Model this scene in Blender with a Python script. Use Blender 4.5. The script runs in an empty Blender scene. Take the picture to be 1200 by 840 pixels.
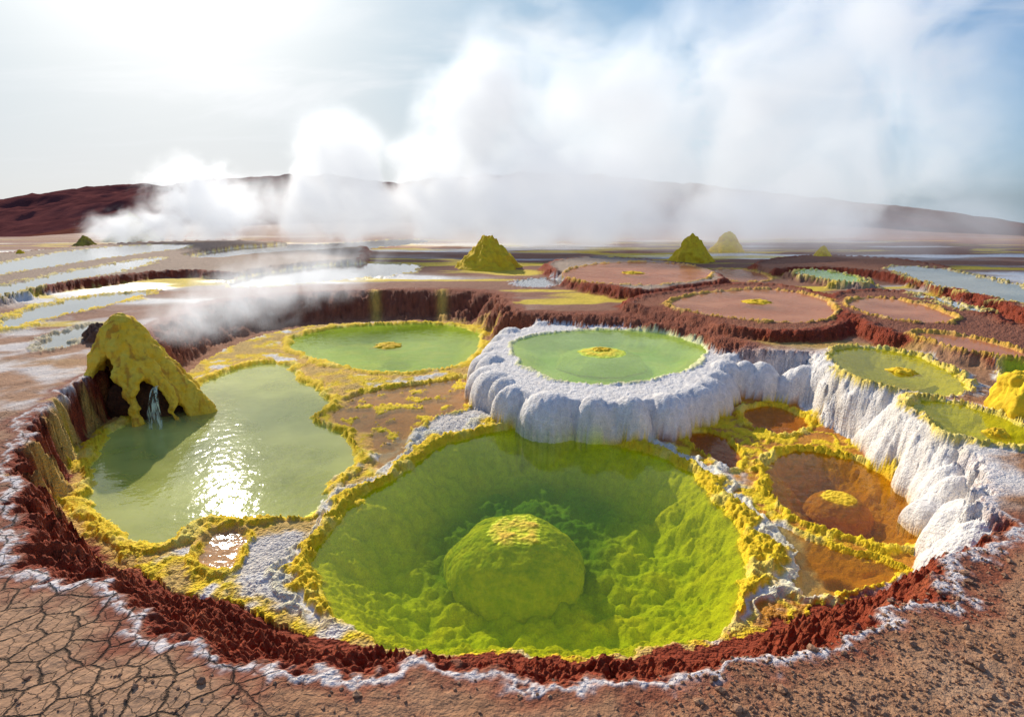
import bpy, bmesh, math, time, random
import numpy as np
from mathutils import Vector, Matrix, noise as mnoise
T0=time.time()
scene=bpy.context.scene
rng=np.random.RandomState(7); random.seed(7)
H=4.0; PITCH=math.radians(13.75); F=715.0
cp,sp=math.cos(PITCH),math.sin(PITCH)
# ---------------- traced image pixels (u,v) projected through the camera -> ground coordinates
def W(u,v,z=0.0):
    dx=(u-600)/F; dy=-(v-420)/F
    d=(dx,cp+dy*sp,-sp+dy*cp); t=(z-H)/d[2]
    return (d[0]*t,d[1]*t)
def poly(pts,z=0.0,smooth=1):
    P=np.array([W(u,v,z) for u,v in pts])
    for _ in range(smooth):
        Q=np.roll(P,-1,0); P=np.stack([P*.75+Q*.25,P*.25+Q*.75],1).reshape(-1,2)
    return P
def el(cx,cy,rx,ry,n=14,rot=0.0):
    c,s=math.cos(rot),math.sin(rot); o=[]
    for i in range(n):
        a=2*math.pi*i/n; x=rx*math.cos(a); y=ry*math.sin(a)
        o.append((cx+x*c-y*s,cy+x*s+y*c))
    return o
# ---------------- noise
perm=rng.permutation(256).astype(np.int32)
ga=rng.rand(256)*2*np.pi; GX=np.cos(ga).astype(np.float32); GY=np.sin(ga).astype(np.float32)
def perlin(x,y,seed=0):
    x=x+seed*17.31; y=y-seed*9.77
    xf=np.floor(x); yf=np.floor(y); xi=xf.astype(np.int32); yi=yf.astype(np.int32)
    fx=(x-xf).astype(np.float32); fy=(y-yf).astype(np.float32)
    u=fx*fx*(3-2*fx); v=fy*fy*(3-2*fy)
    def g(ix,iy,dx,dy):
        h=perm[(perm[ix&255]+iy)&255]; return GX[h]*dx+GY[h]*dy
    a=g(xi,yi,fx,fy); b=g(xi+1,yi,fx-1,fy); c=g(xi,yi+1,fx,fy-1); d=g(xi+1,yi+1,fx-1,fy-1)
    return (a+(b-a)*u)+((c+(d-c)*u)-(a+(b-a)*u))*v
def fbm(x,y,f,octv=4,seed=0,gain=.5):
    r=0; a=1.
    for i in range(octv):
        r=r+a*perlin(x*f,y*f,seed+i*3.1); f*=2.03; a*=gain
    return r
JX=rng.rand(256).astype(np.float32); JY=rng.rand(256).astype(np.float32)
def worley(x,y,f,seed=0):
    x=x*f+seed*13.7; y=y*f+seed*5.3
    xf=np.floor(x); yf=np.floor(y); xi=xf.astype(np.int32); yi=yf.astype(np.int32)
    fx=(x-xf).astype(np.float32); fy=(y-yf).astype(np.float32)
    m=np.full(x.shape,9.,np.float32)
    for i in (-1,0,1):
        for j in (-1,0,1):
            h=perm[(perm[(xi+i)&255]+yi+j)&255]
            d=(i+JX[h]-fx)**2+(j+JY[h]-fy)**2
            m=np.minimum(m,d)
    return np.sqrt(m)
def ss(a,b,x):
    t=np.clip((x-a)/(b-a),0,1); return t*t*(3-2*t)
# ---------------- terrain grid (fan from the camera foot, spacing fitted to its view, finer near it)
NC=1000
s_in=np.linspace(-1.04,1.04,NC); s_l=-1.04-np.cumsum(np.geomspace(.003,.09,50)); s_r=-s_l
S=np.concatenate([s_l[::-1],s_in,s_r])
c=.0014; q=np.arange(1/math.sqrt(1.8),1/math.sqrt(4000.),-c/2); R=1/q**2
X=(R[:,None]*S[None,:]).astype(np.float64); Y=np.repeat(R[:,None],len(S),1)
nr,nc=X.shape; print('grid',nr,nc)
X=X.ravel(); Y=Y.ravel(); N=X.size
wn1=fbm(X,Y,1.1,2,1); wn2=fbm(X,Y,1.1,2,2); wf1=fbm(X,Y,4.5,3,3,.6); wf2=fbm(X,Y,4.5,3,4,.6)
WX=X+.22*wn1+.11*wf1; WY=Y+.22*wn2+.11*wf2
lumpA=1-worley(X+.06*wf1,Y+.06*wf2,10.,1); lumpB=1-worley(X,Y,21.,2)
fine=fbm(X,Y,9.,3,5); mid=fbm(X,Y,1.4,4,6); big=fbm(X,Y,.28,4,8)
rwv=np.clip(1.05+1.5*fbm(X,Y,.9,3,41)+.6*fbm(X,Y,3.5,2,42),.35,2.2)
def drop(x,y):
    s=np.abs(x)/np.maximum(y,1.)
    return ss(70.,220.,y)*np.maximum(0,np.minimum(s,1.6)-.33)**2*.17*y
print('noise',time.time()-T0)
def sdf(P,margin=3.,warp=1.0):
    px=X+(WX-X)*warp; py=Y+(WY-Y)*warp
    mn=P.min(0)-margin; mx=P.max(0)+margin
    I=np.nonzero((X>mn[0])&(X<mx[0])&(Y>mn[1])&(Y<mx[1]))[0]
    x=px[I]; y=py[I]; d=np.full(I.size,1e9); ins=np.zeros(I.size,bool)
    A=P; B=np.roll(P,-1,0)
    for (ax,ay),(bx,by) in zip(A,B):
        ex,ey=bx-ax,by-ay; l=ex*ex+ey*ey+1e-12
        t=np.clip(((x-ax)*ex+(y-ay)*ey)/l,0,1)
        d=np.minimum(d,(x-ax-t*ex)**2+(y-ay-t*ey)**2)
        if ay!=by:
            ins^=((ay>y)!=(by>y))&(x<ex*(y-ay)/(by-ay)+ax)
    d=np.sqrt(d); d[ins]*=-1
    out=np.full(N,99.); out[I]=d
    return out
Z=.05*big+.03*mid+.008*fine
Z+=ss(50,200,Y)*1.2*fbm(X,Y,.02,3,9)-drop(X,Y)
COL=np.zeros((N,3)); WET=np.zeros(N); CR=np.zeros(N); GR=np.zeros(N)
def mixc(m,c):
    m=np.clip(m,0,1)[:,None]; COL[:]=COL*(1-m)+np.asarray(c,float).reshape(1,3)*m
CLAY=(.44,.225,.115); RED=(.31,.052,.018); WHITE=(.86,.79,.71); YEL=(.96,.62,.02); OR=(.60,.24,.015)
COL[:]=CLAY
mixc(ss(-.1,.5,mid),(.34,.165,.08)); mixc(ss(.1,.6,big)*.5,(.50,.33,.20))
CR[:]=ss(-1.2,-2.6,X+.5*mid)*ss(14,9,Y)
mixc(CR*.5,(.46,.27,.15))
# plains beyond the crater : dark crust with salt and sulphur streaks
far=ss(14,24,Y); fz=1-ss(45,100,Y)*.92
str1=fbm(X*.30,Y*1.0,.11,4,11); str2=fbm(X*.3,Y*1.,.16,4,12)
mixc(far*.75,(.27,.11,.065))
mixc(far*fz*ss(.02,.18,str1)*.8,(.48,.36,.28)); mixc(far*fz*ss(.16,.26,str1),(.76,.70,.62))
mixc(far*fz*ss(.08,.16,str2)*ss(.45,.3,str2),(.74,.52,.05))
WET[:]=far*fz*ss(.2,.3,str1)*ss(26,34,Y)*.7
Z-=WET*.04
mixc(ss(80,200,Y)*.8,(.22,.08,.05))
sl=ss(-7,-9,X)*ss(8,10,Y)*ss(26,20,Y)*ss(-.15,.35,fbm(X,Y,.6,4,14)); mixc(sl*.8,(.74,.68,.62)); CR*=1-sl
L=-1.2
pools=[]
def mesa(pts,h,wall=.5,col=RED,topcol=None,lip=.1,warp=1.6,lobes=True):
    global Z
    P=poly(pts,h); s=sdf(P,4,warp)
    if lobes: s=s+.12*(worley(X,Y,1.3,5)-.5)
    k=ss(wall,0,s); top=h+lip*np.exp(-((s+.12)/.18)**2)
    rough=.05*fine*1.5+.06*(lumpA-.5)
    m=k>0
    Z=np.where(m,Z*(1-k)+(top+.4*rough)*k+rough*np.sin(np.pi*k),Z)
    edge=ss(wall+.25,wall*.7,s)
    mixc(edge,col); GR[:]=np.maximum(GR,edge)
    if topcol is not None: mixc(ss(.0,-.35,s),topcol)
    CR[:]*=1-edge; WET[:]*=1-edge
def pool(pts,zp,depth,wid,rw,rimh,rim,fa,fb,tint,murk=0.,murkc=(.3,.4,.2),outer=None,warp=1.,blend=.5,name='mineral_pool',ripple=.06,lump=1.,rmask=None,refl=1.):
    global Z
    P=poly(pts,zp); s=sdf(P,2.5,warp)
    k=ss(blend+rw,rw*.6,s)
    base=zp+.04+.02*fine
    Z=np.where(s<blend+rw,Z*(1-k)+base*k,Z)
    sp_=s/rwv; rm=1. if rmask is None else rmask
    r=ss(-.03,rw*.35,sp_)*ss(rw*1.25,rw*.6,sp_)*rm
    Z+=r*rimh*(.40+.65*lumpA+.35*lumpB+.35*fine)
    ins=ss(.03,-wid,s)
    Z=np.where(s<.03,zp+.04-(.04+depth)*ins-.05*ss(.0,-.08,s)+.02*fine*lump,Z)
    if outer is not None: mixc(ss(rw*2.4,rw*1.4,sp_)*ss(-.5,.2,mid+.3)*rm,outer)
    m_=ss(rw*1.3,rw*.9,sp_+.06*fine)*rm
    mixc(m_,rim)
    mixc(m_*ss(.45,.1,lumpA)*.45,(rim[0]*.66,rim[1]*.46,rim[2]*.4)); mixc(m_*ss(.05,.45,mid)*.45,(min(.92,rim[0]*1.),min(.8,rim[1]*1.15),rim[2]+.22))
    mixc(ss(.0,-.12,s),fa); mixc(ss(-.1,-wid*1.1,s)*ss(-.7,.3,mid+.0),fb)
    e=ss(rw*1.3,rw,s)*rm; CR[:]*=1-e; WET[:]*=1-e; GR[:]*=1-e
    pools.append((name,P,zp,tint,murk,murkc,ripple,refl))
    return s
mesa([(-150,372),(0,343),(100,328),(205,316),(300,322),(420,312),(430,285),(200,280),(-150,310)],.35,.5,RED,(.42,.28,.19))
mesa([(640,306),(700,300),(780,306),(840,318),(850,332),(800,343),(740,340),(680,330),(650,318)],.40,.6,RED,(.5,.36,.25))
mesa([(735,350),(800,340),(860,332),(930,335),(985,352),(1000,370),(980,388),(920,392),(850,384),(790,370),(740,360)],.22,.35,RED,(.34,.12,.06))
mesa([(960,345),(1040,338),(1110,352),(1180,378),(1260,402),(1260,440),(1180,418),(1110,400),(1020,388)],.30,.6,RED,(.3,.11,.06))
mesa([(880,318),(960,312),(1060,322),(1160,350),(1300,395),(1300,385),(1180,335),(1080,305),(960,298),(890,305)],.35,.7,RED,(.36,.15,.08))
# ---- main crater
T=poly([(150,405),(185,374),(240,352),(330,343),(440,338),(560,338),(596,344),(600,355),(606,364),(650,365),(760,364),(830,376),(862,398),(895,408),(960,412),(1010,430),(1060,455),(1110,500),(1150,550),(1172,595),(1160,640),(1110,682),(1085,706),(1000,748),(900,785),(800,803),(700,797),(600,790),(500,784),(440,787),(380,782),(310,790),(230,772),(180,738),(135,700),(100,676),(32,690),(22,640),(15,590),(18,520),(45,480),(85,450),(125,425)],0)
Bp=poly([(100,540),(100,600),(125,650),(190,690),(270,712),(345,738),(430,763),(540,770),(700,774),(780,770),(900,738),(960,715),(1050,690),(1090,650),(1092,610),(1075,572),(1045,547),(990,515),(960,495),(930,472),(880,462),(800,475),(700,475),(600,460),(567,425),(567,398),(520,378),(430,378),(340,385),(260,410),(235,430),(160,470),(110,510)],L)
sT=sdf(T,5,1.6); sB=sdf(Bp,8,1.0)
dT=np.maximum(-sT,0); dB=np.maximum(sB,0); inT=sT<0
w=np.where(inT,dT/(dT+dB+1e-6),0)
lobe=worley(X,Y,1.1,7)
whitewall=ss(.5,2.,X)*ss(7.2,8.0,Y+.4*mid)*ss(18.5,16.5,Y)
farwall=ss(15,19,Y)
w2=np.clip(w,0,1)
steep=ss(.05,.75,w2+(.22*(lobe-.45)+.08*fine)*np.sin(np.pi*w2))
gent=np.clip(w2+.10*fine*np.sin(np.pi*w2),0,1)**.9
kk=np.clip(whitewall+farwall+ss(-5,-6.5,X),0,1)
prof=gent*(1-kk)+steep*kk
zin=L*prof+.08*(lumpA-.5)*np.sin(np.pi*w2)*2+.07*mid
Z=np.where(inT&(w<1),Z*(1-ss(0,.15,w))+zin*ss(0,.15,w),Z)
inB=inT&(w>=.999)
Z=np.where(inB,L+.06+.02*fine+.015*mid,Z)
wallm=ss(0.0,-.06,sT)*1.
mixc(wallm,RED); mixc(wallm*ss(0,.5,fine+.2*mid)*.5,(.18,.03,.012)); mixc(wallm*ss(.1,.6,mid)*.5,(.42,.12,.045))
mixc(wallm*farwall*.6,(.34,.12,.06)); mixc(wallm*farwall*ss(.4,.9,w)*.5,(.5,.26,.12))
for u_,v_ in ((440,350),(518,350)):
    fx_,fy_=W(u_,v_,0); mixc(wallm*farwall*np.exp(-((X/Y-fx_/fy_)*fy_/.22+fine*.5)**2)*.9,(.90,.54,.10))
GR[:]=np.maximum(GR,wallm); CR*=1-wallm; WET*=1-wallm
wm=wallm*whitewall*ss(-.0,.12,w+.05*fine); mixc(wm,WHITE); GR*=1-wm*.7
mixc(ss(.8,0,sT+.7*mid)*(1-wallm)*whitewall*ss(7,9,Y),WHITE)
mixc(ss(.5,.1,sT+.3*mid)*(1-wallm)*(1-whitewall),(.29,.085,.04))
crest=.04+.05*np.clip(fbm(X,Y,2.3,3,61)+.3,0,1)
band=np.exp(-((sT-.05+.10*mid+.03*fine)/crest)**2)*(1-farwall)
mixc(band*1.1*ss(-.5,.1,fine+.6*mid+.25),(.76,.66,.60)); Z+=band*.012; GR[:]=np.maximum(GR,band*.6)
# basin floor
ib=inB.astype(float)
mixc(ib,(.66,.42,.12))
isl=fbm(X,Y,.8,4,21)
right=ss(2.2,2.9,X+.2*mid)
mixc(ib*ss(-.15,.1,isl),YEL); mixc(ib*ss(.22,.42,isl),WHITE)
mixc(ib*right,OR); mixc(ib*right*ss(0,.4,mid),(.40,.13,.015))
ynet=np.abs(fbm(X,Y,1.0,3,22))
yl=right*np.maximum(ss(.12,.05,ynet),ss(.10,.20,fbm(X,Y,1.2,4,23))); mixc(ib*yl,YEL)
WET[:]=np.maximum(WET,ib*right*(1-yl)*.6)
Z+=ib*(1-right*(1-yl))*.06*(lumpA-.2)
for pp in ([(285,640),(340,625),(365,650),(362,720),(330,712),(270,700)],[(505,490),(560,478),(600,490),(640,500),(560,505),(500,515)]):
    s=sdf(poly(pp,L),1.); mixc(ss(.15,-.1,s)*.9,(.74,.68,.62))
ORW=dict(depth=.02,wid=.3,rw=.14,rimh=.07,rim=YEL,refl=.5)
sS=pool([(380,482),(430,457),(500,450),(556,440),(566,466),(545,483),(500,492),(480,515),(462,552),(438,566),(432,520),(395,502)],L,fa=(.78,.42,.10),fb=(.72,.33,.07),tint=(1,.9,.65),murk=.2,murkc=(.82,.50,.2),name='shallow_mineral_pool',**ORW)
# lacy sulfur islands breaking through the shallow pan
lace=ss(-.05,-.2,sS)*ss(.08,.20,fbm(X,Y,1.6,4,71)); mixc(lace,YEL); Z+=lace*.07*(.6+lumpA)
pool([(232,640),(250,625),(285,622),(298,640),(280,660),(255,675),(235,665)],L,fa=(.76,.46,.24),fb=(.66,.4,.2),tint=(1,.9,.7),murk=.3,murkc=(.76,.5,.3),name='shallow_mineral_pool',**{**ORW,'refl':.25})
pool([(805,508),(830,505),(860,520),(872,545),(850,552),(815,530)],L,fa=(.56,.20,.02),fb=(.46,.15,.02),tint=(1,.8,.4),name='shallow_mineral_pool',**ORW)
pool([(862,482),(900,474),(940,484),(955,500),(920,512),(880,502)],L,fa=(.7,.33,.03),fb=(.6,.26,.02),tint=(1,.8,.4),name='shallow_mineral_pool',**ORW)
sK=pool([(897,600),(925,622),(985,648),(1050,662),(1062,672),(1035,690),(950,708),(925,705),(915,670)],L,.08,.5,.09,.05,YEL,(.85,.40,.02),(.76,.31,.015),(1,.88,.5),murk=.1,murkc=(.8,.36,.02),name='ochre_pool',refl=.6)
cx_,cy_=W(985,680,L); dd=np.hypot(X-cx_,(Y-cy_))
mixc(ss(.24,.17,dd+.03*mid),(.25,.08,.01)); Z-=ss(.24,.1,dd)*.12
sP2=pool([(107,548),(112,520),(150,492),(185,480),(215,460),(245,445),(290,428),(335,425),(350,445),(390,465),(375,485),(360,490),(395,505),(425,530),(410,550),(385,565),(380,600),(355,612),(300,608),(260,603),(215,625),(190,640),(150,635),(125,612),(107,590)],L,.4,1.6,.26,.08,YEL,(.90,.90,.12),(.84,.86,.12),(1.,1.,.5),murk=.34,murkc=(.90,.90,.26),outer=(.72,.42,.1),name='milky_green_pool',ripple=.06,refl=.9)
# darker spring throat below the hood, algae-lumped floor
pl=worley(X+.2*wn1,Y+.2*wn2,2.2,35)
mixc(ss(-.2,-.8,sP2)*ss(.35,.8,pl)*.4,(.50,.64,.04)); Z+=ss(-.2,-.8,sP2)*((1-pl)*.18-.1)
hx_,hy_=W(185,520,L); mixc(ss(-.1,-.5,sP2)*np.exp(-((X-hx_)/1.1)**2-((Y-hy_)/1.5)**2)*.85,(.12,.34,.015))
sN=pool([(335,402),(370,387),(430,381),(520,379),(560,388),(566,405),(545,428),(490,438),(430,437),(380,425),(345,412)],L,.5,1.2,.30,.08,YEL,(.88,.9,.08),(.50,.70,.03),(.95,1.,.4),murk=.3,murkc=(.64,.80,.08),outer=(.72,.42,.1),name='green_pool',refl=.65)
greenmask=ss(0,-.35,sB)*ss(6.4,7.0,Y)+ss(6.9,7.4,Y); greenmask=np.clip(greenmask,0,1)
sG=pool([(368,660),(373,640),(402,600),(432,580),(455,566),(500,530),(540,512),(600,501),(650,503),(690,516),(740,525),(780,537),(802,550),(832,576),(857,602),(874,635),(878,670),(870,710),(850,742),(800,760),(760,768),(700,772),(600,770),(540,768),(490,760),(430,756),(400,740),(375,700)],L,.8,1.1,.30,.10,YEL,(.90,.86,.02),(.68,.76,.012),(.99,1.,.5),murk=.05,murkc=(.6,.7,.02),outer=(.80,.76,.70),name='emerald_pool',ripple=.02,rmask=greenmask,refl=.6)
r2=.48+.08*mid
ridge2=np.exp(-((sG/rwv**.5-r2)/.06)**2)*greenmask*(sG<1.2)*(Z<-.9); mixc(ridge2,(.86,.76,.50)); Z+=ridge2*.06
sO=pool([(892,545),(920,528),(980,530),(1030,550),(1068,580),(1084,610),(1080,640),(1040,643),(980,630),(930,607),(900,580)],L,.45,.9,.17,.08,YEL,(.85,.42,.015),(.50,.19,.01),(1,.88,.45),murk=.05,murkc=(.66,.28,.02),name='amber_pool',refl=.6)
big1=worley(X+.25*wn1,Y+.25*wn2,1.5,31); big2=worley(X+.1*wn1,Y,3.6,32); big3=worley(X+.05*wf1,Y+.05*wf2,9.,33)
ig=ss(-.1,-.7,sG)
cau=(1-big1)*.26+(1-big2)*.13+(1-big3)*.05
Z+=ig*(cau-.22)
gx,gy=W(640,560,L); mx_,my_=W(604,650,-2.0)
deep=np.exp(-(((X-gx)/2.1)**2+((Y-gy)/1.6)**2)); shade_ring=np.exp(-((np.hypot(X-mx_,Y-my_)-1.35)/.45)**2)
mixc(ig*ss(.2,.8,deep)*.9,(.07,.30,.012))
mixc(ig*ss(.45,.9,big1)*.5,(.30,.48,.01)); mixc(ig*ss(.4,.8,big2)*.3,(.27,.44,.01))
mixc(ig*shade_ring*.8,(.09,.26,.012))  # shadow round the mound's foot, painted into the floor colour
io=ss(-.05,-.4,sO); Z+=io*((1-big2)*.1+(1-big3)*.05-.08)
# white scalloped terrace
ZM=-.34
def bulges(Pl,zt,zm,whm,rlo,rhi,e1=2.4,e2=.5):
    for (cx,cy) in Pl:
        Rr=rng.uniform(rlo,rhi); hh=rng.uniform(-.12,.06)
        I=np.nonzero((np.abs(X-cx)<Rr*1.1)&(np.abs(Y-cy)<Rr*1.1))[0]
        r=np.hypot(WX[I]*.35+X[I]*.65-cx,WY[I]*.35+Y[I]*.65-cy)/Rr
        pr=np.clip(1-r**e1,0,1)**e2
        zz=np.where(r<1,L+(zt+.10+hh-L)*pr+(.02*fine[I]+.03*(lumpA[I]-.5))*ss(.2,.8,pr),-99)
        zm[I]=np.maximum(zm[I],zz); whm[I]=np.maximum(whm[I],ss(1.03,.97,r))
def along(pts,z,step,closed=True,jit=.15):
    Pm=np.array([W(u,v,z) for u,v in pts]); o=[]
    for i in range(len(Pm) if closed else len(Pm)-1):
        a=Pm[i]; b=Pm[(i+1)%len(Pm)]; n=max(1,int(round(np.linalg.norm(b-a)/step)))
        for j in range(n): o.append(a+(b-a)*(j+rng.uniform(-jit,jit))/n)
    return o
mtop=[(575,414),(579,438),(606,455),(645,465),(690,470),(735,472),(780,466),(815,453),(840,436),(856,420),(850,400),(800,382),(720,375),(650,377),(598,388)]
MP=poly(mtop,ZM,1); sM=sdf(MP,3,.4)
top=ZM+.03*fine
k=ss(.5,.0,sM)
zm=np.where(sM<.5,L+(top-L)*k,-99)
whm=ss(.5,.3,sM)
bulges(along(mtop,ZM,.9),ZM,zm,whm,.5,.8)
wt=[(850,422),(880,424),(925,427),(970,435),(1010,453),(1055,481),(1097,518),(1128,558),(1146,596),(1146,625),(1125,652)]
bulges(along(wt,-.22,.5,False,.5),-.28,zm,whm,.45,.75,2.0,.7)
bulges([p_+rng.normal(0,.16,2) for p_ in along([(u-14,v+12) for u,v in wt[1:]],-.6,.6,False,.5)],-.72,zm,whm,.34,.52,2.2,.6)
up=(zm>Z)&(zm>L+.05); whm=whm*(zm>Z-.02)
Z=np.where(up,zm,Z)
mixc(whm,WHITE); mixc(whm*ss(.1,.6,mid)*.3,(.68,.58,.48)); GR*=1-whm*.6; WET*=1-whm; CR*=1-whm
mixc(whm*ss(-.75,-1.15,Z)*.4,(.68,.52,.34))
pool([(597,400),(640,390),(700,386),(760,388),(800,396),(830,406),(828,419),(800,436),(750,449),(700,453),(650,446),(615,431),(600,414)],ZM-.03,.4,1.2,.08,.04,(.84,.80,.4),(.86,.92,.18),(.48,.76,.10),(.95,1.,.55),murk=.3,murkc=(.66,.86,.24),blend=.12,warp=.8,name='terrace_pool',ripple=.04,refl=.6)
OL=dict(depth=.35,wid=1.,rw=.13,rimh=.08,rim=(.90,.66,.12),outer=(.72,.64,.54),refl=.5)
pool([(972,413),(1010,406),(1070,415),(1118,434),(1140,455),(1120,466),(1060,460),(1000,445),(975,428)],.02,fa=(.86,.72,.03),fb=(.46,.44,.02),tint=(1,1,.4),murk=.2,murkc=(.72,.62,.05),name='olive_pool',**OL)
pool([(1062,467),(1110,470),(1170,486),(1215,505),(1240,525),(1200,530),(1130,518),(1085,497)],.0,fa=(.86,.74,.03),fb=(.48,.46,.02),tint=(1,1,.4),murk=.2,murkc=(.72,.64,.05),name='olive_pool',**OL)
pool([(1163,437),(1180,432),(1230,442),(1250,458),(1190,450)],.02,fa=(.6,.6,.03),fb=(.4,.44,.02),tint=(.8,.95,.4),murk=.3,murkc=(.45,.65,.15),name='olive_pool',**OL)
MV=dict(depth=.12,wid=.8,rw=.14,rimh=.08,rim=(.74,.42,.06),fa=(.74,.34,.13),fb=(.60,.25,.11),tint=(1,.75,.62),murk=.5,murkc=(.70,.31,.15),name='mauve_pool',refl=.36)
pool(el(748,321,88,14),.40,**MV)
pool([(775,355),(830,342),(900,338),(955,346),(982,361),(972,376),(918,380),(850,373),(800,364)],.22,**MV)
pool([(985,352),(1040,348),(1100,362),(1130,380),(1060,378),(1010,368)],.30,**MV)
pool([(1060,390),(1120,392),(1190,408),(1230,425),(1160,418),(1090,402)],.30,**MV)
pool([(815,318),(860,314),(900,322),(905,331),(850,330)],.0,**MV)
PB=dict(depth=.2,wid=1.,rw=.16,rimh=.05,rim=(.74,.55,.14),fa=(.78,.70,.5),fb=(.70,.64,.44),tint=(1,1,.95),murk=.3,murkc=(.84,.77,.58),name='salt_pond',warp=3.,refl=1.5,ripple=.03)
pool([(925,318),(960,315),(1010,325),(1015,332),(960,326)],.35,**{**PB,'fa':(.4,.65,.1),'murkc':(.5,.8,.2),'refl':.5})
pool([(1030,312),(1090,312),(1180,330),(1260,355),(1260,372),(1160,348),(1080,330)],.35,**{**PB,'refl':.8})
pool([(1060,342),(1100,350),(1170,368),(1120,362)],.3,**PB)
pool([(-60,345),(0,335),(80,318),(150,306),(200,300),(150,318),(60,332),(-60,362)],.35,**PB)
pool([(-60,322),(0,308),(90,292),(180,286),(240,288),(120,303),(0,322),(-60,335)],.35,**PB)
pool([(215,300),(300,288),(400,285),(470,280),(520,282),(420,293),(300,300),(240,308)],.0,**PB)
pool([(250,335),(320,318),(420,308),(500,310),(480,322),(380,330),(300,338)],.0,**{**PB,'fa':(.6,.5,.3)})
pool([(0,372),(70,352),(150,343),(185,341),(150,352),(80,368),(0,390)],.0,**{**PB,'rim':YEL,'rw':.3})
pool([(40,402),(80,385),(110,380),(120,390),(80,405),(50,412)],.0,**{**PB,'fa':(.6,.48,.26),'rim':(.6,.5,.3)})
pool([(600,330),(640,325),(670,330),(640,337),(610,337)],.0,**{**PB,'rim':(.6,.55,.5)})
print('terrain',time.time()-T0)
COL*= (1+.16*fine+.10*mid)[:,None]
COL[:]=np.clip(COL,.004,.92)
me=bpy.data.meshes.new('ground'); me.vertices.add(N)
co=np.stack([X,Y,Z],1).astype(np.float32); me.vertices.foreach_set('co',co.ravel())
idx=np.arange(N).reshape(nr,nc)
Q=np.stack([idx[:-1,:-1],idx[:-1,1:],idx[1:,1:],idx[1:,:-1]],-1).reshape(-1,4)
me.loops.add(Q.size); me.loops.foreach_set('vertex_index',Q.ravel().astype(np.int32))
me.polygons.add(len(Q)); me.polygons.foreach_set('loop_start',(np.arange(len(Q))*4).astype(np.int32))
me.polygons.foreach_set('use_smooth',np.ones(len(Q),bool))
me.update(calc_edges=True)
ca=me.color_attributes.new('Col','FLOAT_COLOR','POINT')
ca.data.foreach_set('color',np.concatenate([COL,np.ones((N,1))],1).astype(np.float32).ravel())
ca=me.color_attributes.new('Msk','FLOAT_COLOR','POINT')
ca.data.foreach_set('color',np.stack([np.clip(WET,0,1),np.clip(CR,0,1),np.clip(GR,0,1),np.ones(N)],1).astype(np.float32).ravel())
ground=bpy.data.objects.new('ground',me); scene.collection.objects.link(ground)
Zg=Z.reshape(nr,nc)
def hz(x,y):
    i=int(np.clip(np.searchsorted(R,y),1,nr-1)); j=int(np.clip(np.searchsorted(S,x/y),1,nc-1)); return float(Zg[i,j])
print('mesh',time.time()-T0)
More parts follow.
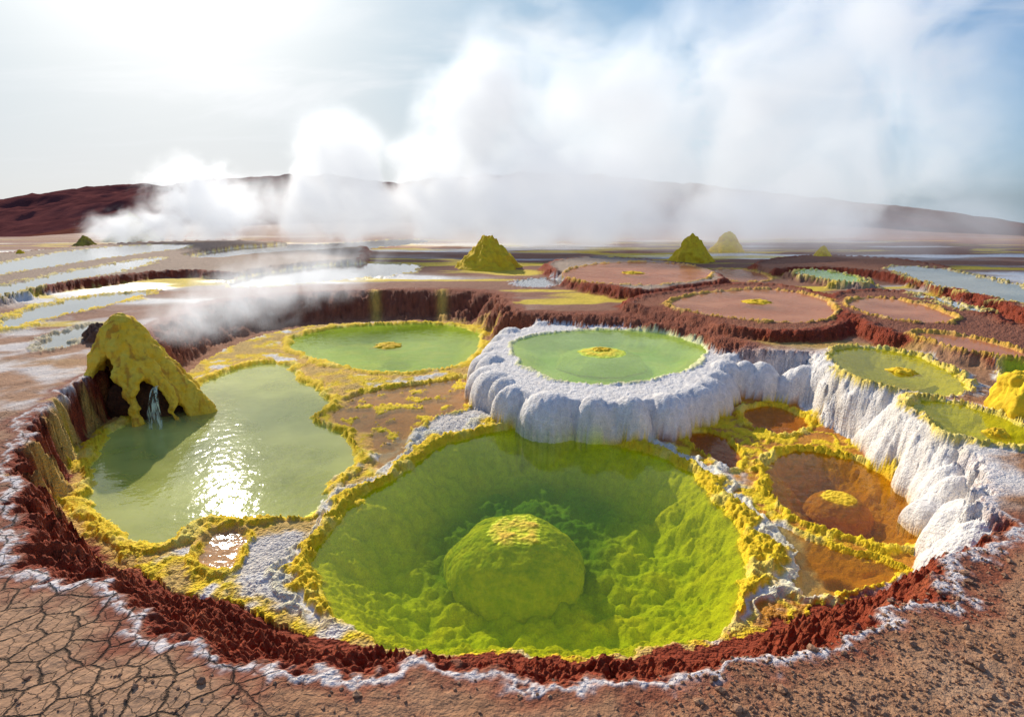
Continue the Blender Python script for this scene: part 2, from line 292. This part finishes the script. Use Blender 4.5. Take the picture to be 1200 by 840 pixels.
# ---------------- materials
def newmat(n):
    m=bpy.data.materials.new(n); m.use_nodes=True; nt=m.node_tree; nt.nodes.clear(); return m,nt
def nd(nt,t,**k):
    n=nt.nodes.new(t)
    for a,b in k.items(): setattr(n,a,b)
    return n
def math_(nt,op,a,b=None,c=None):
    n=nd(nt,'ShaderNodeMath',operation=op)
    for i,v in enumerate((a,b,c)):
        if v is None: continue
        if isinstance(v,(int,float)): n.inputs[i].default_value=v
        else: nt.links.new(v,n.inputs[i])
    return n.outputs[0]
def ground_mat():
    m,nt=newmat('mineral_ground'); lk=nt.links.new
    geo=nd(nt,'ShaderNodeNewGeometry'); P=geo.outputs['Position']
    col=nd(nt,'ShaderNodeVertexColor',layer_name='Col'); msk=nd(nt,'ShaderNodeVertexColor',layer_name='Msk')
    sep=nd(nt,'ShaderNodeSeparateColor'); lk(msk.outputs[0],sep.inputs[0])
    def noise(s,d=4,r=.6):
        n=nd(nt,'ShaderNodeTexNoise'); n.inputs['Scale'].default_value=s; n.inputs['Detail'].default_value=d; n.inputs['Roughness'].default_value=r; lk(P,n.inputs['Vector']); return n
    n1=noise(6.,5,.65); n2=noise(38.,3,.6)
    wv=nd(nt,'ShaderNodeVectorMath',operation='MULTIPLY_ADD'); lk(n1.outputs['Color'],wv.inputs[0]); wv.inputs[1].default_value=(.13,.13,.0); lk(P,wv.inputs[2])
    wf=nd(nt,'ShaderNodeVectorMath',operation='MULTIPLY'); lk(wv.outputs[0],wf.inputs[0]); wf.inputs[1].default_value=(1,1,0)
    def crack(s,wd):
        v=nd(nt,'ShaderNodeTexVoronoi',feature='DISTANCE_TO_EDGE',voronoi_dimensions='2D'); v.inputs['Scale'].default_value=s; lk(wf.outputs[0],v.inputs['Vector'])
        mr=nd(nt,'ShaderNodeMapRange',interpolation_type='SMOOTHSTEP'); lk(v.outputs['Distance'],mr.inputs[0]); mr.inputs[1].default_value=0; mr.inputs[2].default_value=wd; mr.inputs[3].default_value=1; mr.inputs[4].default_value=0
        return mr.outputs[0]
    ck=math_(nt,'MAXIMUM',crack(2.9,.055),math_(nt,'MULTIPLY',crack(7.,.06),.45))
    ck=math_(nt,'MULTIPLY',ck,sep.outputs[1])
    v1=math_(nt,'MULTIPLY_ADD',n1.outputs[0],.7,.65); v2=math_(nt,'MULTIPLY_ADD',n2.outputs[0],.8,.6)
    v=math_(nt,'MULTIPLY',v1,v2); v=math_(nt,'MULTIPLY',v,math_(nt,'MULTIPLY_ADD',ck,-.85,1.))
    vm=nd(nt,'ShaderNodeVectorMath',operation='SCALE'); lk(col.outputs[0],vm.inputs[0]); lk(v,vm.inputs['Scale'])
    vo=nd(nt,'ShaderNodeTexVoronoi',feature='F1'); vo.inputs['Scale'].default_value=20.; lk(wv.outputs[0],vo.inputs['Vector'])
    g=math_(nt,'MULTIPLY',vo.outputs['Distance'],-.05)
    g=math_(nt,'MULTIPLY',g,math_(nt,'MULTIPLY_ADD',sep.outputs[2],.9,.25))
    h=math_(nt,'ADD',g,math_(nt,'MULTIPLY',n2.outputs[0],.022)); h=math_(nt,'ADD',h,math_(nt,'MULTIPLY',n1.outputs[0],.05))
    h=math_(nt,'MULTIPLY',h,math_(nt,'MULTIPLY_ADD',sep.outputs[1],-.6,1.))
    h=math_(nt,'ADD',h,math_(nt,'MULTIPLY',ck,-.05))
    h=math_(nt,'MULTIPLY',h,math_(nt,'MULTIPLY_ADD',sep.outputs[0],-.9,1.))
    bp=nd(nt,'ShaderNodeBump'); bp.inputs['Strength'].default_value=.9; bp.inputs['Distance'].default_value=1.; lk(h,bp.inputs['Height'])
    b=nd(nt,'ShaderNodeBsdfPrincipled'); lk(vm.outputs[0],b.inputs['Base Color']); lk(bp.outputs[0],b.inputs['Normal'])
    lk(math_(nt,'MULTIPLY_ADD',sep.outputs[0],-.78,.9),b.inputs['Roughness']); b.inputs['Specular IOR Level'].default_value=.18
    o=nd(nt,'ShaderNodeOutputMaterial'); lk(b.outputs[0],o.inputs[0]); return m
ground.data.materials.append(ground_mat())
def water_mat(name,tint,murk,murkc,ripple,refl):
    m,nt=newmat(name); lk=nt.links.new
    geo=nd(nt,'ShaderNodeNewGeometry')
    n=nd(nt,'ShaderNodeTexNoise'); n.inputs['Scale'].default_value=4.; n.inputs['Detail'].default_value=3; lk(geo.outputs['Position'],n.inputs['Vector'])
    bp=nd(nt,'ShaderNodeBump'); bp.inputs['Strength'].default_value=1.; bp.inputs['Distance'].default_value=ripple*.2; lk(n.outputs[0],bp.inputs['Height'])
    tr=nd(nt,'ShaderNodeBsdfTransparent'); tr.inputs[0].default_value=(*tint,1)
    df=nd(nt,'ShaderNodeBsdfDiffuse'); df.inputs[0].default_value=(*murkc,1)
    mk=nd(nt,'ShaderNodeMixShader'); n3=nd(nt,'ShaderNodeTexNoise'); n3.inputs['Scale'].default_value=.5; n3.inputs['Detail'].default_value=3; lk(geo.outputs['Position'],n3.inputs['Vector'])
    lk(math_(nt,'MULTIPLY',n3.outputs[0],murk*2.),mk.inputs[0]); lk(tr.outputs[0],mk.inputs[1]); lk(df.outputs[0],mk.inputs[2])
    gl=nd(nt,'ShaderNodeBsdfGlossy'); gl.inputs['Roughness'].default_value=.05; lk(bp.outputs[0],gl.inputs['Normal'])
    fr=nd(nt,'ShaderNodeFresnel'); fr.inputs[0].default_value=1.33; lk(bp.outputs[0],fr.inputs['Normal'])
    mx=nd(nt,'ShaderNodeMixShader'); lk(math_(nt,'MINIMUM',math_(nt,'MULTIPLY',fr.outputs[0],refl),1.),mx.inputs[0]); lk(mk.outputs[0],mx.inputs[1]); lk(gl.outputs[0],mx.inputs[2])
    o=nd(nt,'ShaderNodeOutputMaterial'); lk(mx.outputs[0],o.inputs[0]); return m
for (name,P,zp,tint,murk,murkc,rip,refl) in pools:
    d=np.roll(P,-1,0)-np.roll(P,1,0); nn=np.stack([d[:,1],-d[:,0]],1); nn/=np.linalg.norm(nn,axis=1)[:,None]+1e-9
    area=np.sum(P[:,0]*np.roll(P[:,1],-1)-np.roll(P[:,0],-1)*P[:,1])
    if area<0: nn=-nn
    Po=P+nn*.16
    bm=bmesh.new(); vs=[bm.verts.new((a,b,zp)) for a,b in Po]; f=bm.faces.new(vs)
    f.normal_update()
    if f.normal.z<0: f.normal_flip()
    bmesh.ops.triangulate(bm,faces=[f]); me=bpy.data.meshes.new(name); bm.to_mesh(me); bm.free()
    ob=bpy.data.objects.new(name,me); scene.collection.objects.link(ob); me.materials.append(water_mat(name+'_water',tint,murk,murkc,rip,refl))
def rock_mat(name,ca_,cb_,scale=6,rough=.85,bump=.06,top=None,zt=0.,streak=None,spec=.2):
    m,nt=newmat(name); lk=nt.links.new
    geo=nd(nt,'ShaderNodeNewGeometry'); P=geo.outputs['Position']
    n=nd(nt,'ShaderNodeTexNoise'); n.inputs['Scale'].default_value=scale; n.inputs['Detail'].default_value=7; n.inputs['Roughness'].default_value=.65; lk(P,n.inputs['Vector'])
    r=nd(nt,'ShaderNodeMapRange'); lk(n.outputs[0],r.inputs[0]); r.inputs[1].default_value=.35; r.inputs[2].default_value=.65
    mx=nd(nt,'ShaderNodeMix',data_type='RGBA'); lk(r.outputs[0],mx.inputs[0]); mx.inputs[6].default_value=(*ca_,1); mx.inputs[7].default_value=(*cb_,1)
    outc=mx.outputs[2]
    if streak is not None:
        mp_=nd(nt,'ShaderNodeMapping'); mp_.inputs['Scale'].default_value=(5,5,.9); lk(P,mp_.inputs[0])
        ns=nd(nt,'ShaderNodeTexNoise'); ns.inputs['Scale'].default_value=1.; ns.inputs['Detail'].default_value=4; lk(mp_.outputs[0],ns.inputs['Vector'])
        rs=nd(nt,'ShaderNodeMapRange'); lk(ns.outputs[0],rs.inputs[0]); rs.inputs[1].default_value=.52; rs.inputs[2].default_value=.64; rs.inputs[4].default_value=.75
        m3=nd(nt,'ShaderNodeMix',data_type='RGBA'); lk(rs.outputs[0],m3.inputs[0]); lk(outc,m3.inputs[6]); m3.inputs[7].default_value=(*streak,1); outc=m3.outputs[2]
    if top is not None:
        sx=nd(nt,'ShaderNodeSeparateXYZ'); lk(P,sx.inputs[0])
        tz=nd(nt,'ShaderNodeMapRange'); lk(math_(nt,'MULTIPLY_ADD',n.outputs[0],.12,sx.outputs[2]),tz.inputs[0]); tz.inputs[1].default_value=zt; tz.inputs[2].default_value=zt+.05
        m2=nd(nt,'ShaderNodeMix',data_type='RGBA'); lk(tz.outputs[0],m2.inputs[0]); lk(outc,m2.inputs[6]); m2.inputs[7].default_value=(*top,1); outc=m2.outputs[2]
    v=nd(nt,'ShaderNodeTexVoronoi'); v.inputs['Scale'].default_value=scale*2.5; lk(P,v.inputs['Vector'])
    h=math_(nt,'ADD',math_(nt,'MULTIPLY',v.outputs['Distance'],-.4),n.outputs[0])
    bp=nd(nt,'ShaderNodeBump'); bp.inputs['Strength'].default_value=1; bp.inputs['Distance'].default_value=bump; lk(h,bp.inputs['Height'])
    b=nd(nt,'ShaderNodeBsdfPrincipled'); lk(outc,b.inputs['Base Color']); b.inputs['Roughness'].default_value=rough; lk(bp.outputs[0],b.inputs['Normal']); b.inputs['Specular IOR Level'].default_value=spec
    o=nd(nt,'ShaderNodeOutputMaterial'); lk(b.outputs[0],o.inputs[0]); return m
SULF=rock_mat('sulfur_crust',(.96,.66,.03),(.78,.46,.03),3.,bump=.05,spec=.1)
SULFH=rock_mat('sulfur_hood_crust',(1.,.70,.08),(1.,.58,.03),4.,bump=.09,streak=(.60,.25,.03),spec=.1)
SULFD=rock_mat('dark_sulfur_crust',(.46,.36,.04),(.2,.15,.05),1.5)
def mound(name,x,y,z,rx,h,mat,prof='cone',rough=.15,n=72,m=40,seed=0,ry=None,crater=0.):
    ry=ry or rx; vs=[];fs=[]
    for i in range(m+1):
        t=i/m
        for j in range(n):
            a=2*math.pi*j/n; ca2,sa=math.cos(a),math.sin(a)
            if prof=='cone': hh=(1-t)**1.15*(1-.25*math.exp(-(t/.1)**2))
            elif prof=='round': hh=(1-t**1.5)**1.1
            elif prof=='dome': hh=math.sqrt(max(0,1-t**2.6))
            else: hh=max(0,1-t**3)
            if crater and t<.25: hh-=crater*(1-t/.25)
            p=Vector((ca2*t*1.7+seed*3.1,sa*t*1.7,hh*1.3))
            rr=1+rough*1.2*mnoise.fractal(p*1.3,1,2,3)+rough*.5*mnoise.noise(Vector((ca2*4,sa*4,seed+t)))
            d=rough*(mnoise.fractal(p*3.,1,2,4))*.5*min(1,(1-t)*4+.2)
            vs.append((x+ca2*t*rx*rr,y+sa*t*ry*rr,z+h*(hh+d)))
    for i in range(m):
        for j in range(n):
            a=i*n+j; b=i*n+(j+1)%n; fs.append((a,a+n,b+n,b))
    me=bpy.data.meshes.new(name); me.from_pydata(vs,[],fs); me.materials.append(mat)
    for p_ in me.polygons: p_.use_smooth=True
    ob=bpy.data.objects.new(name,me); scene.collection.objects.link(ob); return ob
def cone_at(u,v,wpx,hpx,mat,name='sulfur_cone',z=0.,seed=0,prof='cone'):
    x,y=W(u,v,z); k=math.hypot(y,H)/F
    return mound(name,x,y,min(z,hz(x,y))-.1,wpx*k*.5,hpx*k+.1,mat,prof,.2,seed=seed)
cone_at(572,314,78,44,SULF,seed=1); cone_at(810,306,50,30,SULF,seed=2,prof='round'); cone_at(852,295,42,23,SULF,seed=3,prof='round')
cone_at(963,305,28,16,SULF,seed=4,prof='round'); cone_at(157,282,66,36,SULFD,seed=5); cone_at(100,288,26,14,SULFD,seed=6); cone_at(25,302,20,11,SULF,seed=7)
cone_at(1205,485,80,50,SULF,seed=8,prof='dome')
MG=rock_mat('green_algal_mound',(.80,.82,.03),(.44,.60,.015),5.,top=(.94,.60,.06),zt=L+.06,bump=.1)
MO=rock_mat('amber_mound',(.84,.40,.02),(.6,.24,.01),6.,top=(.94,.6,.03),zt=L+.03)
MT=rock_mat('terrace_mound',(.66,.80,.08),(.48,.68,.06),4.,top=(.88,.64,.04),zt=ZM+.03)
def sub(u,v,z,r,dep,mat,seed):
    x,y=W(u,v,z); mound('submerged_mound',x,y,z-dep,r,dep+.05,mat,'dome',.06,seed=seed,n=120,m=70,crater=.05)
sub(604,622,L,1.22,1.0,MG,1); sub(984,583,L,.6,.5,MO,2); sub(705,413,ZM-.03,1.4,.42,MT,3)
def islet(u,v,z,r,seed):
    x,y=W(u,v,z); mound('sulfur_islet',x,y,z-.05,r,.14,SULF,'flat',.35,seed=seed,n=48,m=16,crater=.4)
islet(455,405,L,.6,11); islet(742,320,.40,.7,12); islet(887,354,.22,.65,13); islet(1058,436,.02,.35,14); islet(1168,508,0,.22,15)
islet(705,411,ZM-.03,.4,16)
# ---- hooded fumarole on the left wall: a hollow ribbed shell with arched mouths
def hood():
    cx,cy=W(176,484,L); k=math.hypot(cy,5.2)/F; Rb=58*k; Hh=118*k; n=170; m=100
    vs=[];fs=[]
    apx,apy=-27*k,.3
    for i in range(m+1):
        t=i/m
        for j in range(n):
            a=2*math.pi*j/n
            r=Rb*((1-t)**.62)*(1+.14*math.sin(a*5+1)*(1-t)+.10*math.sin(a*11+3*t))+.03
            r*=1+.14*mnoise.noise(Vector((math.cos(a)*2,math.sin(a)*2,t*3)))
            r+=Rb*.16*math.exp(-((t-.42)/.2)**2)
            lean=t**1.15
            zz=Hh*t*(1-.34*max(0,math.cos(a))*(1-t)*1.2)
            vs.append((cx+apx*lean+r*math.cos(a),cy+apy*lean+r*math.sin(a)*.8,L-.1+zz))
    def mouth(a,t):
        for ac,aw,hh in ((-108,26,.66),(-55,22,.50),(-22,9,.28)):
            d=(a-ac)/aw
            if abs(d)<1 and t<hh*math.sqrt(1-d*d): return True
        return False
    for i in range(m):
        for j in range(n):
            a=(j+.5)/n*360; a=a-360 if a>180 else a
            if mouth(a+6*mnoise.noise(Vector((i*.08,a*.05,0))),(i+.5)/m): continue
            A=i*n+j; B=i*n+(j+1)%n; fs.append((A,B,B+n,A+n))
    me=bpy.data.meshes.new('fumarole_hood'); me.from_pydata(vs,[],fs)
    ob=bpy.data.objects.new('fumarole_hood',me); scene.collection.objects.link(ob)
    so_=ob.modifiers.new('so','SOLIDIFY'); so_.thickness=.2; so_.offset=-.3
    rm=ob.modifiers.new('r','REMESH'); rm.mode='VOXEL'; rm.voxel_size=.035; rm.use_smooth_shade=True
    sm=ob.modifiers.new('s','SMOOTH'); sm.iterations=5; sm.factor=.7
    for sc,st in ((.45,.18),(.14,.09)):
        tx=bpy.data.textures.new('t','CLOUDS'); tx.noise_scale=sc; tx.noise_depth=3
        dm=ob.modifiers.new('d','DISPLACE'); dm.texture=tx; dm.strength=st; dm.mid_level=.5; dm.texture_coords='GLOBAL'
    me.materials.append(SULFH)
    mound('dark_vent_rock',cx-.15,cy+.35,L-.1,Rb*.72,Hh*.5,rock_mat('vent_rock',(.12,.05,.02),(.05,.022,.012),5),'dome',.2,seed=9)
    wm_,nt=newmat('spring_water'); b=nd(nt,'ShaderNodeBsdfPrincipled'); b.inputs['Base Color'].default_value=(.66,.78,.56,1); b.inputs['Roughness'].default_value=.12
    geo=nd(nt,'ShaderNodeNewGeometry'); mp_=nd(nt,'ShaderNodeMapping'); mp_.inputs['Scale'].default_value=(16,16,1.2); nt.links.new(geo.outputs['Position'],mp_.inputs[0])
    ns=nd(nt,'ShaderNodeTexNoise'); ns.inputs['Scale'].default_value=1.; nt.links.new(mp_.outputs[0],ns.inputs['Vector'])
    rs=nd(nt,'ShaderNodeMapRange'); nt.links.new(ns.outputs[0],rs.inputs[0]); rs.inputs[1].default_value=.42; rs.inputs[2].default_value=.62; rs.inputs[3].default_value=.05; rs.inputs[4].default_value=.8; nt.links.new(rs.outputs[0],b.inputs['Alpha'])
    o=nd(nt,'ShaderNodeOutputMaterial'); nt.links.new(b.outputs[0],o.inputs[0])
    vs=[];fs=[]; sx_=cx+.55*Rb; sy_=cy-.55*Rb
    for i in range(21):
        t=i/20; z_=L+Hh*.36*(1-t**1.6); yo=-.5*t**.6
        for j in range(9):
            s_=(j/8-.5); vs.append((sx_+s_*(.10+.3*t)+.1*t+.02*math.sin(j*3.1+i*.4),sy_+yo+.04*math.sin(j*2.2+i*.2),z_))
    for i in range(20):
        for j in range(8): a=i*9+j; fs.append((a,a+1,a+10,a+9))
    me=bpy.data.meshes.new('spring_water'); me.from_pydata(vs,[],fs); me.materials.append(wm_)
    scene.collection.objects.link(bpy.data.objects.new('spring_water',me))
hood()
# ---- loose gravel
bm=bmesh.new(); rk=[]
for i in range(3400):
    if i<3150: u=random.uniform(800,1250)+random.gauss(0,40); v=random.uniform(640,880)
    else: u=random.uniform(-60,800); v=random.uniform(790,880)
    x,y=W(u,v,0)
    if hz(x,y)<-.10: continue
    rk.append((x,y,hz(x,y),random.uniform(.004,.02)*(2.4 if random.random()<.05 else 1)))
for x,y,z,r in rk:
    m_=Matrix.Translation((x,y,z+r*.3))@Matrix.Rotation(random.random()*6,4,'Z')@Matrix.Diagonal((r*random.uniform(.8,1.5),r,r*random.uniform(.5,.9),1))
    g=bmesh.ops.create_icosphere(bm,subdivisions=1,radius=1,matrix=m_)
    for v_ in g['verts']: v_.co+=Vector((random.uniform(-1,1),random.uniform(-1,1),random.uniform(-1,1)))*r*.2
me=bpy.data.meshes.new('gravel'); bm.to_mesh(me); bm.free(); me.materials.append(rock_mat('gravel_stone',(.46,.25,.14),(.30,.15,.08),9))
scene.collection.objects.link(bpy.data.objects.new('gravel',me))
x,y=W(118,398,0); mound('boulder',x,y,hz(x,y)-.1,.5,.55,rock_mat('dark_rock',(.2,.10,.06),(.1,.05,.035),4),'dome',.35,seed=4)
# ---- hills
def ridge(name,crest,dist,depth,mat,seed,rough=1.):
    n=500; m=60; us=np.linspace(crest[0][0],crest[-1][0],n); vv=np.interp(us,[c_[0] for c_ in crest],[c_[1] for c_ in crest])
    vs=[];fs=[]
    for i in range(m+1):
        t=i/m
        for j in range(n):
            u=us[j]; az=(u-600)/F/cp; y0=dist+(t-1)*depth
            hc=H+(dist)*math.tan(math.atan((420-vv[j])/F)-PITCH)
            x=az*dist*.97; zb=-float(drop(np.float64(x),np.float64(y0)))-3
            rg=mnoise.ridged_multi_fractal(Vector((x/(dist*.10)+seed,y0/(dist*.10),seed)),.9,2.1,6,1.,2.)*.3
            z=zb+(hc-zb)*(t**.9)+rough*max(hc-zb,8)*.30*(rg-.5)*math.sin(math.pi*min(1,t*.93+.02))+ max(hc,0)*.09*rough*mnoise.fractal(Vector((x/(dist*.03),seed,0)),1,2,4)*t
            vs.append((x,y0,z))
    for j in range(n): vs.append((vs[m*n+j][0],dist+depth,vs[m*n+j][2]-30))
    for i in range(m+1):
        for j in range(n-1):
            a=i*n+j; fs.append((a,a+1,a+n+1,a+n))
    me=bpy.data.meshes.new(name); me.from_pydata(vs,[],fs); me.materials.append(mat)
    for p_ in me.polygons: p_.use_smooth=True
    scene.collection.objects.link(bpy.data.objects.new(name,me))
ridge('hills',[(-700,305),(-200,268),(0,243),(40,231),(100,223),(160,215),(215,219),(260,211),(330,206),(400,205),(470,215),(560,243),(640,260)],700,420,rock_mat('hill_rock',(.20,.065,.055),(.09,.03,.03),.03,bump=1.5,rough=1.,spec=0.),1,1.5)
ridge('hills',[(250,262),(400,225),(520,208),(620,202),(720,207),(850,222),(1000,241),(1100,255),(1200,272),(1500,318),(1900,370)],500,350,rock_mat('hill_rock_red',(.18,.06,.04),(.10,.035,.022),.03,bump=1.5,rough=1.,spec=0.),5,1.)
# ---- steam
def steam_mat(name,dens,sc,em=.40,na=2.4,hi=.0):
    m,nt=newmat(name); lk=nt.links.new
    tc=nd(nt,'ShaderNodeTexCoord'); ln=nd(nt,'ShaderNodeVectorMath',operation='LENGTH'); lk(tc.outputs['Object'],ln.inputs[0])
    geo=nd(nt,'ShaderNodeNewGeometry')
    n=nd(nt,'ShaderNodeTexNoise'); n.inputs['Scale'].default_value=sc; n.inputs['Detail'].default_value=4; n.inputs['Roughness'].default_value=.6; n.inputs['Distortion'].default_value=.6; lk(geo.outputs['Position'],n.inputs['Vector'])
    r=math_(nt,'ADD',ln.outputs['Value'],math_(nt,'MULTIPLY_ADD',n.outputs[0],-na,na*.5))
    mr=nd(nt,'ShaderNodeMapRange'); lk(r,mr.inputs[0]); mr.inputs[1].default_value=.85; mr.inputs[2].default_value=hi; mr.inputs[3].default_value=0; mr.inputs[4].default_value=1
    ed=nd(nt,'ShaderNodeMapRange',interpolation_type='SMOOTHSTEP'); lk(ln.outputs['Value'],ed.inputs[0]); ed.inputs[1].default_value=1.; ed.inputs[2].default_value=.5; ed.inputs[3].default_value=0; ed.inputs[4].default_value=1
    d=math_(nt,'MULTIPLY',math_(nt,'MULTIPLY',mr.outputs[0],ed.outputs[0]),dens)
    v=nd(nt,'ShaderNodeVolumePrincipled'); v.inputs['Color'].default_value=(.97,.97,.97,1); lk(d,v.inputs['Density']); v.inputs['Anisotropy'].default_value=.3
    v.inputs['Emission Color'].default_value=(.94,.96,1,1); lk(math_(nt,'MULTIPLY',d,em),v.inputs['Emission Strength'])  # added self-glow brightens the steam in place of multiply scattered light
    o=nd(nt,'ShaderNodeOutputMaterial'); lk(v.outputs[0],o.inputs['Volume'])
    try: m.cycles.volume_step_rate=2.0
    except Exception as ex: print(ex)
    return m
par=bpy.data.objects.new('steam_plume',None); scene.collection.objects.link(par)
cnt=[0]
def puff(u,v,y,rw,rh,ry,mat,tilt=0.):
    dx=(u-600)/F; dy=-(v-420)/F; d=Vector((dx,cp+dy*sp,-sp+dy*cp)); t=y/d.y; c=Vector((0,0,H))+d*t; k=t/F
    bm=bmesh.new(); bmesh.ops.create_icosphere(bm,subdivisions=3,radius=1.)
    me=bpy.data.meshes.new('puff'); bm.to_mesh(me); bm.free(); me.materials.append(mat)
    cnt[0]+=1; ob=bpy.data.objects.new('puff_%d'%cnt[0],me); scene.collection.objects.link(ob); ob.parent=par
    ob.location=c; ob.scale=(rw*k,ry,rh*k); ob.rotation_euler=(0,tilt,0)
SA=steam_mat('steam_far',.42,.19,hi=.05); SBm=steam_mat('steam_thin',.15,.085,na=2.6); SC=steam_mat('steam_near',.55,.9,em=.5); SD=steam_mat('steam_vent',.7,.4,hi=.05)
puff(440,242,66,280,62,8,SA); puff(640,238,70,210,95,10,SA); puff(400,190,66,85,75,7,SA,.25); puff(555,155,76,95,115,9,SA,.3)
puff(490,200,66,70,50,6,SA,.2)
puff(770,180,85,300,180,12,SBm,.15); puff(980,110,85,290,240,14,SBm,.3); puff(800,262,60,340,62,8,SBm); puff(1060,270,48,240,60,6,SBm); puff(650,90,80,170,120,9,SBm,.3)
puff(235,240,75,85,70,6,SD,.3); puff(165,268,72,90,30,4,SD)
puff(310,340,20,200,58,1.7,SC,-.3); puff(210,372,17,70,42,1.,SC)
# ---- world
world=bpy.data.worlds.new('World'); scene.world=world; world.use_nodes=True; nt=world.node_tree; nt.nodes.clear(); lk=nt.links.new
EL=25; AZ=-27
a,e=math.radians(AZ),math.radians(EL); SUN=Vector((math.sin(a)*math.cos(e),math.cos(a)*math.cos(e),math.sin(e)))
sky=nd(nt,'ShaderNodeTexSky',sky_type='NISHITA'); sky.sun_disc=False; sky.sun_elevation=math.radians(EL); sky.sun_rotation=math.radians(AZ); sky.air_density=1.; sky.dust_density=1.
tc=nd(nt,'ShaderNodeTexCoord'); sx=nd(nt,'ShaderNodeSeparateXYZ'); lk(tc.outputs['Generated'],sx.inputs[0])
zc=math_(nt,'MAXIMUM',sx.outputs[2],0.0)
cb=nd(nt,'ShaderNodeCombineXYZ'); lk(math_(nt,'DIVIDE',sx.outputs[0],math_(nt,'ADD',zc,.16)),cb.inputs[0]); lk(math_(nt,'DIVIDE',sx.outputs[1],math_(nt,'ADD',zc,.16)),cb.inputs[1])
mp=nd(nt,'ShaderNodeMapping'); mp.inputs['Scale'].default_value=(.55,1.0,1); mp.inputs['Rotation'].default_value=(0,0,.25); lk(cb.outputs[0],mp.inputs[0])
cn=nd(nt,'ShaderNodeTexNoise'); cn.inputs['Scale'].default_value=1.3; cn.inputs['Detail'].default_value=7; cn.inputs['Roughness'].default_value=.58; cn.inputs['Distortion'].default_value=.6; lk(mp.outputs[0],cn.inputs['Vector'])
cm=nd(nt,'ShaderNodeMapRange',interpolation_type='SMOOTHSTEP'); lk(cn.outputs[0],cm.inputs[0]); cm.inputs[1].default_value=.46; cm.inputs[2].default_value=.74; cm.inputs[4].default_value=.7
hf=nd(nt,'ShaderNodeMapRange',interpolation_type='SMOOTHSTEP'); lk(zc,hf.inputs[0]); hf.inputs[1].default_value=.0; hf.inputs[2].default_value=.16
cmf=math_(nt,'MULTIPLY',cm.outputs[0],hf.outputs[0])
cv=nd(nt,'ShaderNodeCombineXYZ'); lk(sx.outputs[0],cv.inputs[0]); lk(sx.outputs[1],cv.inputs[1]); lk(math_(nt,'MAXIMUM',sx.outputs[2],.015),cv.inputs[2])
if len(sky.inputs): lk(cv.outputs[0],sky.inputs[0])
# highlight roll-off of the very bright halo round the sun
sc_=nd(nt,'ShaderNodeSeparateColor'); lk(sky.outputs[0],sc_.inputs[0]); cc_=nd(nt,'ShaderNodeCombineColor')
for i,g_ in enumerate((.070,.108,.20)):
    x_=math_(nt,'MULTIPLY',sc_.outputs[i],g_)
    y_=math_(nt,'DIVIDE',x_,math_(nt,'SQRT',math_(nt,'MULTIPLY_ADD',math_(nt,'MULTIPLY',x_,x_),(1.5,1.5,1.5)[i],1.)))
    lk(math_(nt,'MULTIPLY',y_,10.),cc_.inputs[i])
mx=nd(nt,'ShaderNodeMix',data_type='RGBA'); lk(cmf,mx.inputs[0]); lk(cc_.outputs[0],mx.inputs[6]); mx.inputs[7].default_value=(8.8,9.0,9.4,1)
# hazy aureole about the sun
vn=nd(nt,'ShaderNodeVectorMath',operation='NORMALIZE'); lk(tc.outputs['Generated'],vn.inputs[0])
dt=nd(nt,'ShaderNodeVectorMath',operation='DOT_PRODUCT'); lk(vn.outputs[0],dt.inputs[0]); dt.inputs[1].default_value=SUN
dp=math_(nt,'MAXIMUM',dt.outputs['Value'],0.)
gl=math_(nt,'ADD',math_(nt,'MULTIPLY',math_(nt,'POWER',dp,60.),9.),math_(nt,'MULTIPLY',math_(nt,'POWER',dp,14.),1.8))
gv=nd(nt,'ShaderNodeVectorMath',operation='SCALE'); gv.inputs[0].default_value=(1,.96,.86); lk(gl,gv.inputs['Scale'])
ad=nd(nt,'ShaderNodeVectorMath',operation='ADD'); lk(mx.outputs[2],ad.inputs[0]); lk(gv.outputs[0],ad.inputs[1])
bg=nd(nt,'ShaderNodeBackground'); bg.inputs[1].default_value=.1; lk(ad.outputs[0],bg.inputs[0])
o=nd(nt,'ShaderNodeOutputWorld'); lk(bg.outputs[0],o.inputs[0])
sl_=bpy.data.lights.new('sun','SUN'); sl_.energy=5.; sl_.angle=math.radians(.5); sl_.color=(1,.93,.80)
so=bpy.data.objects.new('sun',sl_); scene.collection.objects.link(so)
so.rotation_euler=SUN.to_track_quat('Z','Y').to_euler()
cam=bpy.data.cameras.new('camera'); cam.lens=36*F/1200; cam.sensor_width=36; cam.clip_end=8000; cam.clip_start=.05
co_=bpy.data.objects.new('camera',cam); scene.collection.objects.link(co_); co_.location=(0,0,H); co_.rotation_euler=(math.pi/2-PITCH,0,0); scene.camera=co_
scene.view_settings.view_transform='Standard'; scene.view_settings.look='None'; scene.view_settings.exposure=0
print('done',time.time()-T0)
